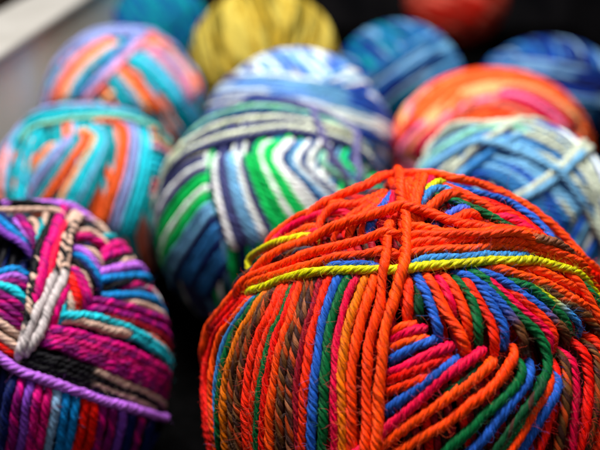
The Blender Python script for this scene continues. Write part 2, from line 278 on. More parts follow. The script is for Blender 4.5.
('teal',1.1,'t','dx','-81.9 36.6 -90.8 52.1 -63.9 72.2 10.2 82 83.6 71.3 110.5 53.9 110.2 33.6'),
('cyan',1.1,'t','dx','-66.7 41.7 -69 56.3 -46.2 71.3 13.6 78.1 73.9 69.6 100.2 54.3 110.1 32.9'),
('teal',1.1,'t','dx','-58.6 44.3 -58.1 57.2 -34 69.6 15.3 74.7 67 67.7 93.5 53.7 110 32.2'),
('mint',1.1,'t','dx','-52.3 46.3 -49.7 57.4 -25.1 67.6 16.5 71.7 61.8 65.7 88.4 52.8 109.9 31.5'),
],
'green': [
('paleyellow',1.15,'lf','dx','-48.3 49.4 -63.4 40.6 -76.6 28.4 -85.3 15.1'),
('navygrey',1.15,'lf','dx','-44.6 47.1 -57.9 38.4 -68.7 26.9 -77.6 13.9'),
('white',1.15,'lf','dx','-41.6 44.8 -53.6 36.1 -63.4 24.7 -71.5 12.1'),
('navygrey',1.15,'lf','dx','-39 42.6 -50.2 33.7 -59.4 22.2 -67.9 9.4'),
('green',1.15,'lf','dx','-36.8 40.3 -47.3 31.1 -56.2 19.5 -65.5 6.2'),
('green',1.15,'lf','dx','-34.9 38.1 -44.8 28.6 -53.6 16.6 -64 2.8'),
('white',1.15,'lf','dx','-33.2 35.8 -42.7 26 -51.5 13.6 -63.3 -1.1'),
('green',1.15,'lf','dx','-31.8 33.6 -40.9 23.4 -49.9 10.5 -63.7 -5.5'),
('green',1.15,'lf','dx','-30.5 31.4 -39.4 20.8 -48.5 7.3 -66.2 -10.9'),
('lightblue',1.15,'lf','dx','-29.4 29.2 -38 18.1 -47.5 4 -71.2 -17.5'),
('lightblue',1.15,'lf','dx','-26.9 27 -33.9 16.4 -43 3.5 -58.9 -14.4'),
('navy',1.15,'lf','dx','-25.2 23.9 -31.8 14 -40.4 1.8 -53.3 -14'),
('steelblue',1.15,'lf','dd','-23.7 20.8 -30 11.5 -37.9 -0 -48.9 -14.2'),
('steelblue',1.15,'lf','dd','-22.4 17.6 -28.2 8.9 -35.6 -1.9 -45.2 -14.8'),
('navy',1.15,'lf','dd','-21.2 14.5 -26.6 6.3 -33.4 -4 -41.9 -15.7'),
('steelblue',1.15,'lf','dd','-20.1 11.2 -25.1 3.6 -31.4 -6.1 -38.8 -16.7'),
('steelblue',1.15,'lf','dd','-19.2 7.9 -23.8 0.8 -29.5 -8.3 -36 -17.9'),
('navy',1.15,'lf','dd','-18.3 4.6 -22.5 -2.1 -27.7 -10.7 -33.4 -19.2'),
('white',1.15,'v','dd','-41.3 50.6 -30.9 37.7 -23.3 25.8 -14.6 8.5'),
('navygrey',1.15,'v','dd','-38.1 51.3 -27.7 38.1 -20.1 26.2 -11.6 9.5'),
('navygrey',1.15,'v','dd','-34.9 52 -24.4 38.5 -17 26.6 -8.7 10.4'),
('lightblue',1.15,'v','dd','-31.8 52.6 -21.3 38.9 -13.9 26.8 -5.8 11.2'),
('lightblue',1.15,'v','dd','-28.7 53.2 -18.2 39.2 -10.9 27 -3 12'),
('white',1.15,'v','dd','-25.7 53.7 -15.1 39.4 -7.9 27.2 -0.1 12.6'),
('navygrey',1.2,'v','dd','-21.8 53 -11.6 39.6 -2.9 25.7 4.3 12.6'),
('green',1.2,'v','dd','-18 53.3 -8.2 39.8 -0.1 25.8 7 12.9'),
('green',1.2,'v','dd','-14.1 53.5 -4.7 39.9 2.8 25.7 9.8 13.2'),
('green',1.2,'v2','dd','0.9 61 -9.6 53.8 -3.7 41.7 4.4 29 10.9 18'),
('white',1.2,'v2','dd','6.9 61 -5.8 53 0.4 40.8 8 28.8 14.5 18.6'),
('green',1.2,'v2','dd','12.9 61 -2.3 52.2 4.4 39.9 11.6 28.6 18.2 19'),
('green',1.2,'v2','dd','19 60.8 1.2 51.3 8.3 38.9 15.3 28.4 21.9 19.4'),
('white',1.2,'v2','dd','25.2 60.5 4.4 50.4 12.1 37.9 19 28 25.8 19.6'),
('white',1.1,'v2','dd','24.3 59.4 7 48.9 16.6 37.5 26.6 23.7'),
('darkblue',1.1,'v2','dd','29.6 59.1 10.9 48.4 20.5 36.7 30.3 23.3'),
('lightblue',1.1,'v2','dd','35 58.7 14.8 47.8 24.5 35.7 34.1 22.7'),
('white',1.1,'v2','dd','40.6 58.2 18.7 47.1 28.5 34.7 38.1 22.1'),
('darkblue',1.1,'v2','dd','46.3 57.6 22.5 46.4 32.5 33.5 42.3 21.3'),
('white',1.1,'v2','dd','52.3 56.8 26.4 45.6 36.7 32.3 46.8 20.3'),
('mint',1.1,'v3','dd','45.2 51 35.9 45.3 46.5 34.8 58 24.5'),
('navygrey',1.1,'v3','dd','49 48.7 41.9 43.1 51.5 33.2 63.2 22.9'),
('lightblue',1.1,'v3','dd','52.9 46.3 48.1 40.7 57.1 31.3 69.5 20.8'),
('green',1.1,'v3','dx','56.9 43.8 54.7 37.9 63.4 29 79.1 17.5'),
('mint',1.1,'v3','dx','61.2 41.2 62 34.8 71.3 26.1 88.7 13.6'),
('navygrey',1.2,'h','xx','-90.9 29 -73.1 46.5 -55 57.6 -27.6 65.3 14.2 70.4 54.6 61.8 81.7 48.5 93.8 27.5'),
('paleyellow',1.2,'h','xx','-85.3 28.7 -65.3 45.9 -47.2 56.5 -21.2 63.2 15.4 67.1 51 59.6 75.5 47.7 93.6 26.3'),
('navygrey',1.2,'h','xx','-72.7 29.6 -59.1 44.9 -40.8 55.1 -16.1 61.1 16.5 64.1 48.2 57.5 70.6 46.5 93.3 25.1'),
('navygrey',1.1,'h2','dx','-95.5 38.9 -106.2 54.7 -124.8 67.6 -148 84.5 82.3 75.9 95.5 57.5 98.5 37.3'),
('mint',1.1,'h2','xx','-94.8 37.1 -95.8 56.5 -79.9 73.5 -22.1 84.5 63.1 74.3 84.5 57.7 97.9 35.8'),
('darkblue',1.1,'h2','xx','-89.4 36.6 -79.4 57.8 -57.1 72.1 -7.1 78.6 51.3 72 76.8 57.1 97.3 34.3'),
('paleyellow',1.1,'h2','xx','-80.8 36.7 -69.5 57.2 -43.3 69.6 -2.8 73.7 43.6 69.5 70.9 56.2 96.7 32.7'),
('purplegrey',1.1,'x','xd','148.1 73.2 103.9 73.6 53.6 62.7 45.2 51 45.4 41.7 45.8 30.4'),
('purplegrey',1.2,'x','xd','116.7 60.5 102.2 52.9 77.2 46 59.2 36.5 54.7 28.1'),
],
'blue': [
('paleyellow',1.2,'a','dd','-107.8 28.4 -112.7 38.7 -120.9 51.1 -113.4 69'),
('lightblue',1.2,'a','dd','-108.1 28.4 -113.4 39.3 -122.4 52.3 -94.3 71.5'),
('steelblue',1.2,'a','dd','-108.5 28.5 -114.2 39.9 -99.6 58 -78.8 72.5'),
('blue',1.2,'a','xd','-99.2 31.4 -97.5 44.6 -86.8 59.8 -65.4 72.7'),
('lightblue',1.2,'a','dd','-89 33.7 -87.4 46.3 -76.8 60.6 -53.8 72.4'),
('steelblue',1.2,'a','dd','-82.2 34.8 -79.8 47.3 -68.1 60.9 -43.7 71.7'),
('blue',1.2,'a','dd','-76.8 35.4 -73.4 47.8 -60.3 61 -35 70.8'),
('lightblue',1.2,'a','dd','-72 35.8 -67.8 48 -53.4 60.7 -27.5 69.7'),
('blue',1.2,'b','dx','-77.1 63.2 -47 72.5 9.1 66.6 30.8 51.5 38.9 34.6'),
('lightblue',1.2,'b','dd','-71.7 60 -45.5 69.1 2.6 64.5 24.8 50.3 34.1 33.6'),
('blue',1.2,'b','dd','-68.2 56.8 -44.8 65.9 -2.8 62.4 19.6 49 30 32.3'),
('steelblue',1.2,'b','dd','-65.8 53.7 -44.6 62.9 -7.3 60.3 14.9 47.7 26.2 31'),
('blue',1.2,'b','dd','-64.1 50.6 -44.6 60.1 -11.1 58.2 10.7 46.2 22.8 29.6'),
('lightblue',1.2,'b','dd','-63 47.7 -44.8 57.3 -14.5 56.2 6.9 44.7 19.7 28.1'),
('steelblue',1.2,'b','dd','-62.2 44.8 -45.2 54.7 -17.6 54.1 3.4 43.2 16.8 26.6'),
('blue',1.2,'b','dd','-61.8 41.9 -45.6 52.2 -20.3 52.1 0.1 41.6 14.2 25.1'),
('lightblue',1.2,'b','dd','-61.6 39.1 -46.2 49.8 -22.9 50.1 -2.9 40 11.6 23.5'),
('steelblue',1.2,'b','dd','-61.6 36.2 -46.7 47.4 -25.2 48.2 -5.7 38.4 9.3 21.8'),
('paleyellow',1.1,'c','xx','-114.7 79.7 51.7 80.5 55.3 60.4 47.4 42.2 45.3 26.6'),
('lightblue',1.1,'c','dx','-83.3 78.4 22.8 77.4 42.9 59.3 40.9 41.1 39.3 24.7'),
('paleyellow',1.1,'c','dx','-67.7 75.6 9.6 73.7 33.6 57.6 35.5 39.8 34.4 22.6'),
('paleyellow',1.3,'c2','dd','-111.7 35.6 -120.4 49.7 -110.9 68.1 -85.9 82.5 24.5 83.6'),
('mint',1.3,'c2','xd','-93.8 38.3 -86.9 53.9 -78.1 68.7 -46.1 78.6 8.8 77'),
('paleyellow',1.2,'d','dx','-64.4 27.6 -61.6 36.2 -58.3 46.4 -52.8 58.2 -42.8 74.9 153.5 88.9'),
('blue',1.2,'d','dd','-50.9 42.9 -42 55.3 -25 69.9 -7.8 77'),
('paleyellow',1.2,'e','dx','-28.2 31.7 -19.4 37.9 -5.7 44.9 9.1 51.3 28.1 57.1 94.3 55.8'),
('lightblue',1.2,'e','dx','-23.7 30.7 -15 37.5 -1.4 44.1 13.9 50.1 32.7 55.5 91.4 52.4'),
('lightblue',1.2,'g','dx','-84.3 33.4 -72 50 -47.6 61.7 -4.4 59.6 15.6 49 28.2 30'),
],
'pink': [
('lilac',1.4,'a','xd','-60.6 15 -52.6 35.4 -37.3 61.9 -3.6 74.7'),
('coral',1.4,'a','dd','-52 17.1 -45.9 35.9 -29 61 4.1 72.5'),
('orange',1.4,'a','dd','-45.7 18.6 -40.2 36.2 -22 59.9 9.9 70.4'),
('coral',1.4,'a','dd','-40.5 19.9 -35.1 36.4 -16 58.8 14.7 68.4'),
('peach',1.4,'a','dd','-35.8 20.9 -30.5 36.5 -10.6 57.5 18.6 66.5'),
('lightblue',1.4,'a','dd','-31.5 21.8 -26.1 36.4 -5.8 56.3 22.1 64.6'),
('teal',1.4,'a','dd','-27.5 22.7 -22.1 36.3 -1.4 55 25.2 62.8'),
('orange',1.4,'b','dd','-15.6 33.1 -9.4 37 -3 40.9'),
('orange',1.4,'b','dd','-9.8 28 -3.9 32.2 2.3 37.1'),
('peach',1.4,'b','dd','-5 22.9 0.8 27.6 7 33.4'),
('cyan',1.4,'c','dd','-3.4 43.5 11 27.3 15.7 19'),
('teal',1.4,'c','dd','-1 44.9 15.1 27.5 20.3 18.2'),
('lightblue',1.4,'c','dd','1.5 46.2 19.3 27.6 24.9 17.4'),
('peach',1.4,'c','dd','4.1 47.6 23.5 27.6 29.6 16.4'),
('orange',1.4,'c','dd','6.8 48.9 27.7 27.6 34.5 15.3'),
('orange',1.4,'c','dd','9.7 50.3 32.1 27.5 39.5 14.1'),
('cyan',1.4,'c','dd','16.8 54.6 40.1 34.5 54.1 15.1'),
('cyan',1.4,'c','dd','22.2 55.9 44.3 35.1 57 15.4'),
('lightblue',1.4,'c','dd','28.2 57.2 48.7 35.5 60.1 15.5'),
('cyan',1.4,'c','dd','34.9 58.4 53.5 35.9 63.4 15.7'),
('pink',1.4,'c','dd','42.4 59.6 58.7 36.2 67.1 15.7'),
('pink',1.4,'c','dd','51 60.5 64.5 36.3 71.1 15.6'),
('lightblue',1.4,'c','dd','61.3 61.3 71.3 36.3 75.9 15.4'),
('orange',1.5,'d','dd','40.5 70.5 113.8 56 105.8 36.7 100.2 15.3'),
('orange',1.5,'d','dd','35.7 66.2 98.1 57.5 106.1 36.3 92.1 15.5'),
('peach',1.5,'d','dd','32.9 62.3 78.4 56.6 84.4 38.2 77.5 16.3'),
('pink',1.5,'d','dd','31 58.8 67.2 54.5 73.2 37.3 69 15.7'),
('steelblue',1.4,'e','dx','-26.2 25.1 -8.7 42.1 13 59.7 73 72.7'),
('purplegrey',1.4,'e','dd','-22.5 24.3 -4.7 40.2 17.4 57 72.8 69.6'),
('pink',1.4,'e','dd','-18.9 23.4 -1.1 38.4 21.3 54.4 73.7 66.6'),
('lilac',1.4,'f','xx','-85.7 48.6 -90.3 70 125.6 88.1 105.3 67.4'),
('purplegrey',1.4,'f','xd','-84.7 45.5 -58.4 68.7 17 80.7 72.3 65.5'),
('lilac',1.4,'f','xd','-69.2 44.1 -46.1 65.3 11.7 74.6 57.9 61.7'),
],
'peach': [
('orange',1.3,'a','dx','-76.3 2.3 -75.5 30.8 -77.9 56.1 -80.2 81 87.8 76.2 81.1 51 79 24.4'),
('orange',1.3,'a','dx','-72.4 4.3 -70.9 31.9 -69.7 55.9 -50.4 78.3 55.1 75.4 65.5 52.4 75.6 25'),
('orange',1.3,'a','dx','-69.1 6 -66.7 32.9 -62.6 55.4 -36.3 74.8 38 72.5 55.9 52.1 61.6 28.2'),
('orange',1.3,'a','dd','-66.3 7.5 -62.8 33.7 -56.5 54.7 -28.3 71.4 28.3 69.2 48.5 51.2 54.4 29.1'),
('peach',1.3,'a','dd','-63.7 8.9 -59.2 34.4 -51 53.9 -23.1 68.2 22.4 66 42.4 50 48.7 29.4'),
('paleyellow',1.3,'a','dd','-61.2 10.2 -55.7 35 -46.1 52.9 -19.3 65.2 18.3 62.9 37.3 48.7 43.8 29.3'),
('peach',1.3,'a','dd','-59 11.4 -52.4 35.5 -41.7 51.9 -16.3 62.4 15.4 59.9 32.9 47.2 39.5 29.1'),
('coral',1.3,'a','dd','-56.9 12.5 -49.3 35.9 -37.6 50.8 -14 59.7 13.3 57 29.1 45.7 35.7 28.8'),
('pink',1.3,'a','dd','-54.8 13.6 -46.2 36.3 -33.9 49.7 -11.9 57.1 11.6 54.3 25.8 44.1 32.1 28.3'),
('coral',1.3,'a','dd','-52.9 14.7 -43.2 36.7 -30.4 48.5 -10.2 54.6 10.2 51.7 22.8 42.5 28.8 27.8'),
('crimson',1.4,'b','xd','-84 -2.3 -71.1 19.4 -61.9 34.9'),
('pink',1.4,'b','dd','-70 3.3 -62.1 21.3 -54 35.2'),
('coral',1.4,'b','dd','-61.6 6.5 -54.6 22.6 -47.1 35.1'),
('crimson',1.4,'b','dd','-54.8 8.9 -47.9 23.5 -40.7 34.8'),
('pink',1.4,'b','dd','-48.8 10.7 -41.7 24 -34.7 34.3'),
('orange',1.4,'c','dd','-50.5 39.9 -49.7 51.5 -47 59'),
('orange',1.4,'c','dd','-41.6 40.7 -40.4 51.6 -37.9 59.5'),
('coral',1.4,'c','dd','-33.3 41.1 -31.9 51.3 -29 59.6'),
('peach',1.4,'d','dd','-5.2 66.4 30.2 61.3 48.4 45.5 56.2 25.5'),
('crimson',1.4,'d','dd','-9.3 62.7 20.8 58.7 38.8 45.1 46.4 27.4'),
('pink',1.4,'d','dd','-12.3 59.2 13.6 56 31 44.2 38.8 28.4'),
('crimson',1.4,'d','dd','-14.8 55.9 7.8 53.2 24.2 43 32.2 29.1'),
('coral',1.4,'d','dd','-16.9 52.8 2.9 50.4 18.2 41.6 26.2 29.4'),
],
}


# ------------------------------------------------------------------ dyes
def lin(r, g, b):
    f = lambda c: (c/255/12.92 if c <= 10 else ((c/255+.055)/1.055)**2.4)
    return np.array([f(r), f(g), f(b)])
DYE = {k: lin(*v) for k, v in dict(
    orange=(250, 72, 0), redorange=(240, 48, 0), red=(226, 18, 0), crimson=(222, 6, 62), darkred=(140, 10, 30),
    blue=(32, 84, 176), steel=(48, 122, 188), periwinkle=(70, 100, 215), green=(6, 92, 46), darkgreen=(10, 62, 34),
    amber=(226, 110, 8), yellow=(200, 194, 6), navy=(18, 28, 84), violet=(120, 60, 170), azure=(10, 122, 190),
    lilac=(178, 100, 212), plum=(122, 4, 98), magenta=(200, 0, 118), beige=(200, 166, 148), teal=(0, 146, 156),
    cyan=(30, 196, 214), black=(9, 8, 14), palelilac=(146, 158, 214), tangerine=(242, 98, 40), palecoral=(240, 140, 122), cream=(196, 204, 184), blush=(226, 140, 170), white=(236, 244, 240), ivory=(226, 234, 204), coral=(244, 116, 96), paleblue=(130, 170, 205),
    lightblue=(112, 172, 212), peach=(246, 178, 120), pink=(238, 122, 170), mint=(140, 208, 178),
    paleyellow=(216, 222, 176), navygrey=(66, 70, 118), steelblue=(44, 112, 172), darkblue=(8, 56, 122),
    purplegrey=(108, 104, 150), brown=(104, 62, 30), umber=(62, 34, 28), slate=(52, 50, 62), rust=(178, 64, 22),
    olive=(112, 98, 26), ochre=(176, 146, 40), straw=(196, 176, 78), deepblue=(16, 54, 150), skyblue=(120, 170, 232), sea=(14, 96, 150),
    brick=(176, 40, 26), grape=(84, 50, 130), greengreen=(6, 198, 92), tan=(140, 84, 54), wool=(196, 186, 186)).items()}
PLIES = {'magenta': ['magenta', 'magenta', 'plum', 'magenta'], 'plum': ['plum', 'plum', 'magenta', 'plum'], 'greyheather': ['slate', 'umber', 'brown', 'slate'], 'heather': ['umber', 'rust', 'umber', 'tan'],
         'brown': ['brown', 'umber', 'brown', 'rust'], 'darkgreen': ['darkgreen', 'darkgreen', 'umber', 'darkgreen']}
GRAD = {'bluebrown': [(0, 'blue'), (.6, 'blue'), (.78, 'brown'), (1, 'umber')],
        'bluegreen': [(0, 'green'), (.45, 'yellow'), (.7, 'steel'), (1, 'blue')],
        'heather2': [(0, 'orange'), (.55, 'orange'), (.62, 'tan'), (.85, 'umber'), (.95, 'redorange'), (1, 'red')],
        'blackbeige': [(0, 'black'), (.48, 'black'), (.54, 'beige'), (1, 'beige')],
        'blackbeige2': [(0, 'beige'), (.05, 'beige'), (.10, 'TWEED'), (.42, 'TWEED'), (.46, 'wool'), (1, 'wool')],
        'tweed': [(0, 'TWEED'), (.75, 'TWEED'), (.9, 'wool'), (1, 'wool')],
        'lilacbeige': [(0, 'lilac'), (.6, 'lilac'), (.75, 'beige'), (1, 'beige')]}
SPACE = {  # space-dyed yarns whose colour changes every few centimetres
    'pale': ['skyblue', 'white', 'skyblue', 'deepblue', 'lightblue', 'white', 'blue'],
    'denim': ['blue', 'steelblue', 'lightblue', 'deepblue', 'steelblue', 'white'],
    'straw': ['straw', 'olive', 'straw', 'ochre', 'olive', 'straw', 'ochre'],
    'seamix': ['sea', 'deepblue', 'steelblue', 'navy', 'lightblue', 'sea', 'deepblue', 'paleblue', 'teal'],
    'night': ['darkblue', 'navy', 'steelblue', 'deepblue', 'paleblue', 'navy'],
    'fire': ['tangerine', 'coral', 'tangerine', 'peach', 'redorange', 'pink'],
    'bricks': ['brick', 'red', 'coral', 'brick'],
    'candy': ['teal', 'cyan', 'tangerine', 'teal', 'palecoral', 'lightblue'],
    'denimblue': ['blue', 'steelblue', 'lightblue', 'steel', 'steelblue', 'lightblue', 'blue'],
    'denimpale': ['lightblue', 'cream', 'lightblue', 'steelblue', 'cream'],
    'meadow': ['white', 'navygrey', 'steelblue', 'green', 'greengreen', 'lightblue', 'navy'],
    'jewel': ['plum', 'navy', 'black', 'magenta', 'azure', 'plum', 'violet', 'darkred'],
    'ember': ['red', 'redorange', 'crimson', 'green', 'redorange', 'brown', 'blue', 'red'],
    'lagoon': ['sea', 'teal', 'deepblue', 'teal']}

def dye_rows(col, t, s, plies, rg):
    """colour for every ply and sample: (plies, n, 3)"""
    n = len(t)
    if col in SPACE:
        pal = SPACE[col]; out = np.zeros((n, 3)); k = rg.integers(len(pal)); pos = -rg.uniform(0, 4)
        cuts = []
        while pos < s[-1]:
            cuts.append((pos, DYE[pal[k % len(pal)]])); pos += rg.uniform(2.0, 6.0); k += rg.integers(1, 3)
        cuts.append((pos, DYE[pal[k % len(pal)]]))
        xs = []; cs = []
        for i, (p, c) in enumerate(cuts):
            xs += [p+.25, cuts[i+1][0]-.25 if i+1 < len(cuts) else p+9]; cs += [c, c]
        out = np.stack([np.interp(s, xs, np.array(cs)[:, j]) for j in range(3)], 1)
        return np.repeat(out[None], plies, 0)
    if col in GRAD:
        g = GRAD[col]; out = np.zeros((plies, n, 3)); xs = [a for a, _ in g]
        for p in range(plies):
            fleck = rg.random(int(s[-1]/.14)+3) < .32
            fl = np.where(fleck[np.minimum((s/.14).astype(int), len(fleck)-1)], 1., 0.)[:, None]
            tw = fl*DYE['beige'] + (1-fl)*DYE['black']
            w = np.zeros((n, len(g)))
            for i in range(len(g)):
                w[:, i] = np.interp(t, xs, np.eye(len(g))[i])
            for i, (_, nm) in enumerate(g):
                out[p] += w[:, i:i+1]*(tw if nm == 'TWEED' else DYE[nm])
        return out
    names = PLIES.get(col, [col]*plies)
    out = np.zeros((plies, n, 3))
    for p in range(plies):
        base = DYE[names[p % len(names)]]
        wob = 1+.10*np.sin(s*1.3+rg.uniform(0, 6))+.06*np.sin(s*4.1+rg.uniform(0, 6))
        out[p] = base*wob[:, None]*rg.uniform(.9, 1.1)
    if col in ('orange', 'redorange'):                    # the orange drifts towards red along the strand
        k = (.5+.5*np.sin(s*.5+rg.uniform(0, 6)))[None, :, None]*(.38 if col == 'orange' else .45)
        out = out*(1-k)+k*DYE['red']*1.1
    if col == 'magenta':
        k = (.5+.5*np.sin(s*.6+rg.uniform(0, 6)))[None, :, None]*.25
        out = out*(1-k)+k*DYE['crimson']
    return np.clip(out, .002, .95)

# ------------------------------------------------------------------ materials
def principled(name, rough=.6, spec=.3):
    m = bpy.data.materials.new(name); m.use_nodes = True
    b = m.node_tree.nodes['Principled BSDF']
    b.inputs['Roughness'].default_value = rough
    b.inputs['Specular IOR Level'].default_value = spec
    return m, m.node_tree, b

def yarn_material(name, bump=1.0, fine=1.0):
    m, nt, b = principled(name, .42, .42)
    N = nt.nodes; L = nt.links
    dye = N.new('ShaderNodeAttribute'); dye.attribute_name = 'dye'
    fib = N.new('ShaderNodeAttribute'); fib.attribute_name = 'fibre'
    n1 = N.new('ShaderNodeTexNoise'); n1.inputs['Scale'].default_value = 1.0*fine
    n1.inputs['Detail'].default_value = 3; n1.inputs['Roughness'].default_value = .65
    L.new(fib.outputs['Vector'], n1.inputs['Vector'])
    ramp = N.new('ShaderNodeMapRange')
    ramp.inputs['From Min'].default_value = .28; ramp.inputs['From Max'].default_value = .72
    ramp.inputs['To Min'].default_value = .35; ramp.inputs['To Max'].default_value = 1.65
    L.new(n1.outputs['Fac'], ramp.inputs['Value'])
    n3 = N.new('ShaderNodeTexNoise'); n3.inputs['Scale'].default_value = 2.8*fine; n3.inputs['Detail'].default_value = 2
    L.new(fib.outputs['Vector'], n3.inputs['Vector'])
    r3 = N.new('ShaderNodeMapRange'); r3.inputs['From Min'].default_value = .3; r3.inputs['From Max'].default_value = .7
    r3.inputs['To Min'].default_value = .6; r3.inputs['To Max'].default_value = 1.4
    L.new(n3.outputs['Fac'], r3.inputs['Value'])
    both = N.new('ShaderNodeMath'); both.operation = 'MULTIPLY'
    L.new(ramp.outputs['Result'], both.inputs[0]); L.new(r3.outputs['Result'], both.inputs[1])
    mul = N.new('ShaderNodeVectorMath'); mul.operation = 'SCALE'
    L.new(dye.outputs['Color'], mul.inputs[0]); L.new(both.outputs['Value'], mul.inputs['Scale'])
    L.new(mul.outputs['Vector'], b.inputs['Base Color'])
    n2 = N.new('ShaderNodeTexNoise'); n2.inputs['Scale'].default_value = 2.0*fine; n2.inputs['Detail'].default_value = 4
    L.new(fib.outputs['Vector'], n2.inputs['Vector'])
    bp = N.new('ShaderNodeBump'); bp.inputs['Strength'].default_value = bump; bp.inputs['Distance'].default_value = .00025
    L.new(n2.outputs['Fac'], bp.inputs['Height']); L.new(bp.outputs['Normal'], b.inputs['Normal'])
    b.inputs['Sheen Weight'].default_value = .04; b.inputs['Sheen Roughness'].default_value = .4
    L.new(dye.outputs['Color'], b.inputs['Sheen Tint'])
    tint = N.new('ShaderNodeMix'); tint.data_type = 'RGBA'; tint.inputs[0].default_value = .82
    tint.inputs[6].default_value = (1, 1, 1, 1); L.new(dye.outputs['Color'], tint.inputs[7])
    L.new(tint.outputs[2], b.inputs['Specular Tint'])
    return m
YARN = yarn_material('spun_wool')
FUZZ, _nt, _b = principled('wool_fibre', .5, .4)
_a = _nt.nodes.new('ShaderNodeAttribute'); _a.attribute_name = 'dye'
_nt.links.new(_a.outputs['Color'], _b.inputs['Base Color'])

def noisy(name, c1, c2, scale, rough, bump=.1, detail=4):
    m, nt, b = principled(name, rough, .3 if c2[0] > .1 else .01)
    N = nt.nodes; L = nt.links
    tc = N.new('ShaderNodeTexCoord'); n = N.new('ShaderNodeTexNoise')
    n.inputs['Scale'].default_value = scale; n.inputs['Detail'].default_value = detail
    L.new(tc.outputs['Object'], n.inputs['Vector'])
    r = N.new('ShaderNodeValToRGB'); r.color_ramp.elements[0].position = .35; r.color_ramp.elements[1].position = .68
    r.color_ramp.elements[0].color = (*c1, 1); r.color_ramp.elements[1].color = (*c2, 1)
    L.new(n.outputs['Fac'], r.inputs['Fac']); L.new(r.outputs['Color'], b.inputs['Base Color'])
    bp = N.new('ShaderNodeBump'); bp.inputs['Strength'].default_value = bump; bp.inputs['Distance'].default_value = .001
    L.new(n.outputs['Fac'], bp.inputs['Height']); L.new(bp.outputs['Normal'], b.inputs['Normal'])
    return m
M_CORE = noisy('gap_shade', (.003, .002, .003), (.006, .004, .005), 300, .95, .3)  # near-black filler body, its colour stands for the shade between strands
M_PANEL = noisy('painted_board', (.80, .75, .66), (.88, .83, .74), 30, .55, .05)  # board paint, lightened to make up for weak light on the upright face
M_RIM = noisy('darkened_rim', (.30, .285, .26), (.36, .345, .32), 40, .45, .05)  # same paint as the board, darkened to offset the strong light from above
M_BASE = noisy('black_felt', (.0006, .0006, .0006), (.0014, .0013, .0014), 200, .95, .2)  # black base, coloured darker still to stand in for shade between balls
M_BACK = noisy('black_board', (.004, .004, .005), (.010, .009, .010), 30, .8, .1)
M_TABLE = noisy('dark_table', (.02, .013, .01), (.045, .03, .022), 12, .5, .1)
M_WALL = noisy('dark_wall', (.015, .012, .012), (.03, .026, .025), 5, .9, .1)

# ------------------------------------------------------------------ mesh making
def link(o, parent=None):
    COL.objects.link(o)
    if parent is not None: o.parent = parent
    return o

class Tubes:
    """collects plied strands and hairs into one mesh (coordinates local to the ball, cm)"""
    def __init__(s): s.v = []; s.f = []; s.c = []; s.u = []; s.n = 0
    def grid(s, P, C, U):                     # P: (k, n, m, 3) open along n, closed round m
        k, n, m, _ = P.shape
        idx = s.n+np.arange(k*n*m).reshape(k, n, m); j = np.roll(idx, -1, 2)
        s.f.append(np.stack([idx[:, :-1], j[:, :-1], j[:, 1:], idx[:, 1:]], -1).reshape(-1, 4))
        s.v.append(P.reshape(-1, 3)); s.c.append(C.reshape(-1, 3)); s.u.append(U.reshape(-1, 3)); s.n += k*n*m
    def build(s, name, mat, parent=None):
        v = (np.concatenate(s.v)*CM).astype(np.float32); f = np.concatenate(s.f).astype(np.int32)
        me = bpy.data.meshes.new(name)
        me.vertices.add(len(v)); me.vertices.foreach_set('co', v.ravel())
        me.loops.add(f.size); me.loops.foreach_set('vertex_index', f.ravel())
        me.polygons.add(len(f)); me.polygons.foreach_set('loop_start', np.arange(0, f.size, 4, dtype=np.int32))
        me.polygons.foreach_set('use_smooth', np.ones(len(f), dtype=bool))
        me.update(calc_edges=True)
        c = np.concatenate(s.c); c = np.concatenate([c, np.ones((len(c), 1))], 1).astype(np.float32)
        at = me.attributes.new('dye', 'FLOAT_COLOR', 'POINT'); at.data.foreach_set('color', c.ravel())
        au = me.attributes.new('fibre', 'FLOAT_VECTOR', 'POINT')
        au.data.foreach_set('vector', np.concatenate(s.u).astype(np.float32).ravel())
        me.materials.append(mat)
        return link(bpy.data.objects.new(name, me), parent)

def unit(a): return a/np.maximum(np.linalg.norm(a, axis=-1, keepdims=True), 1e-9)

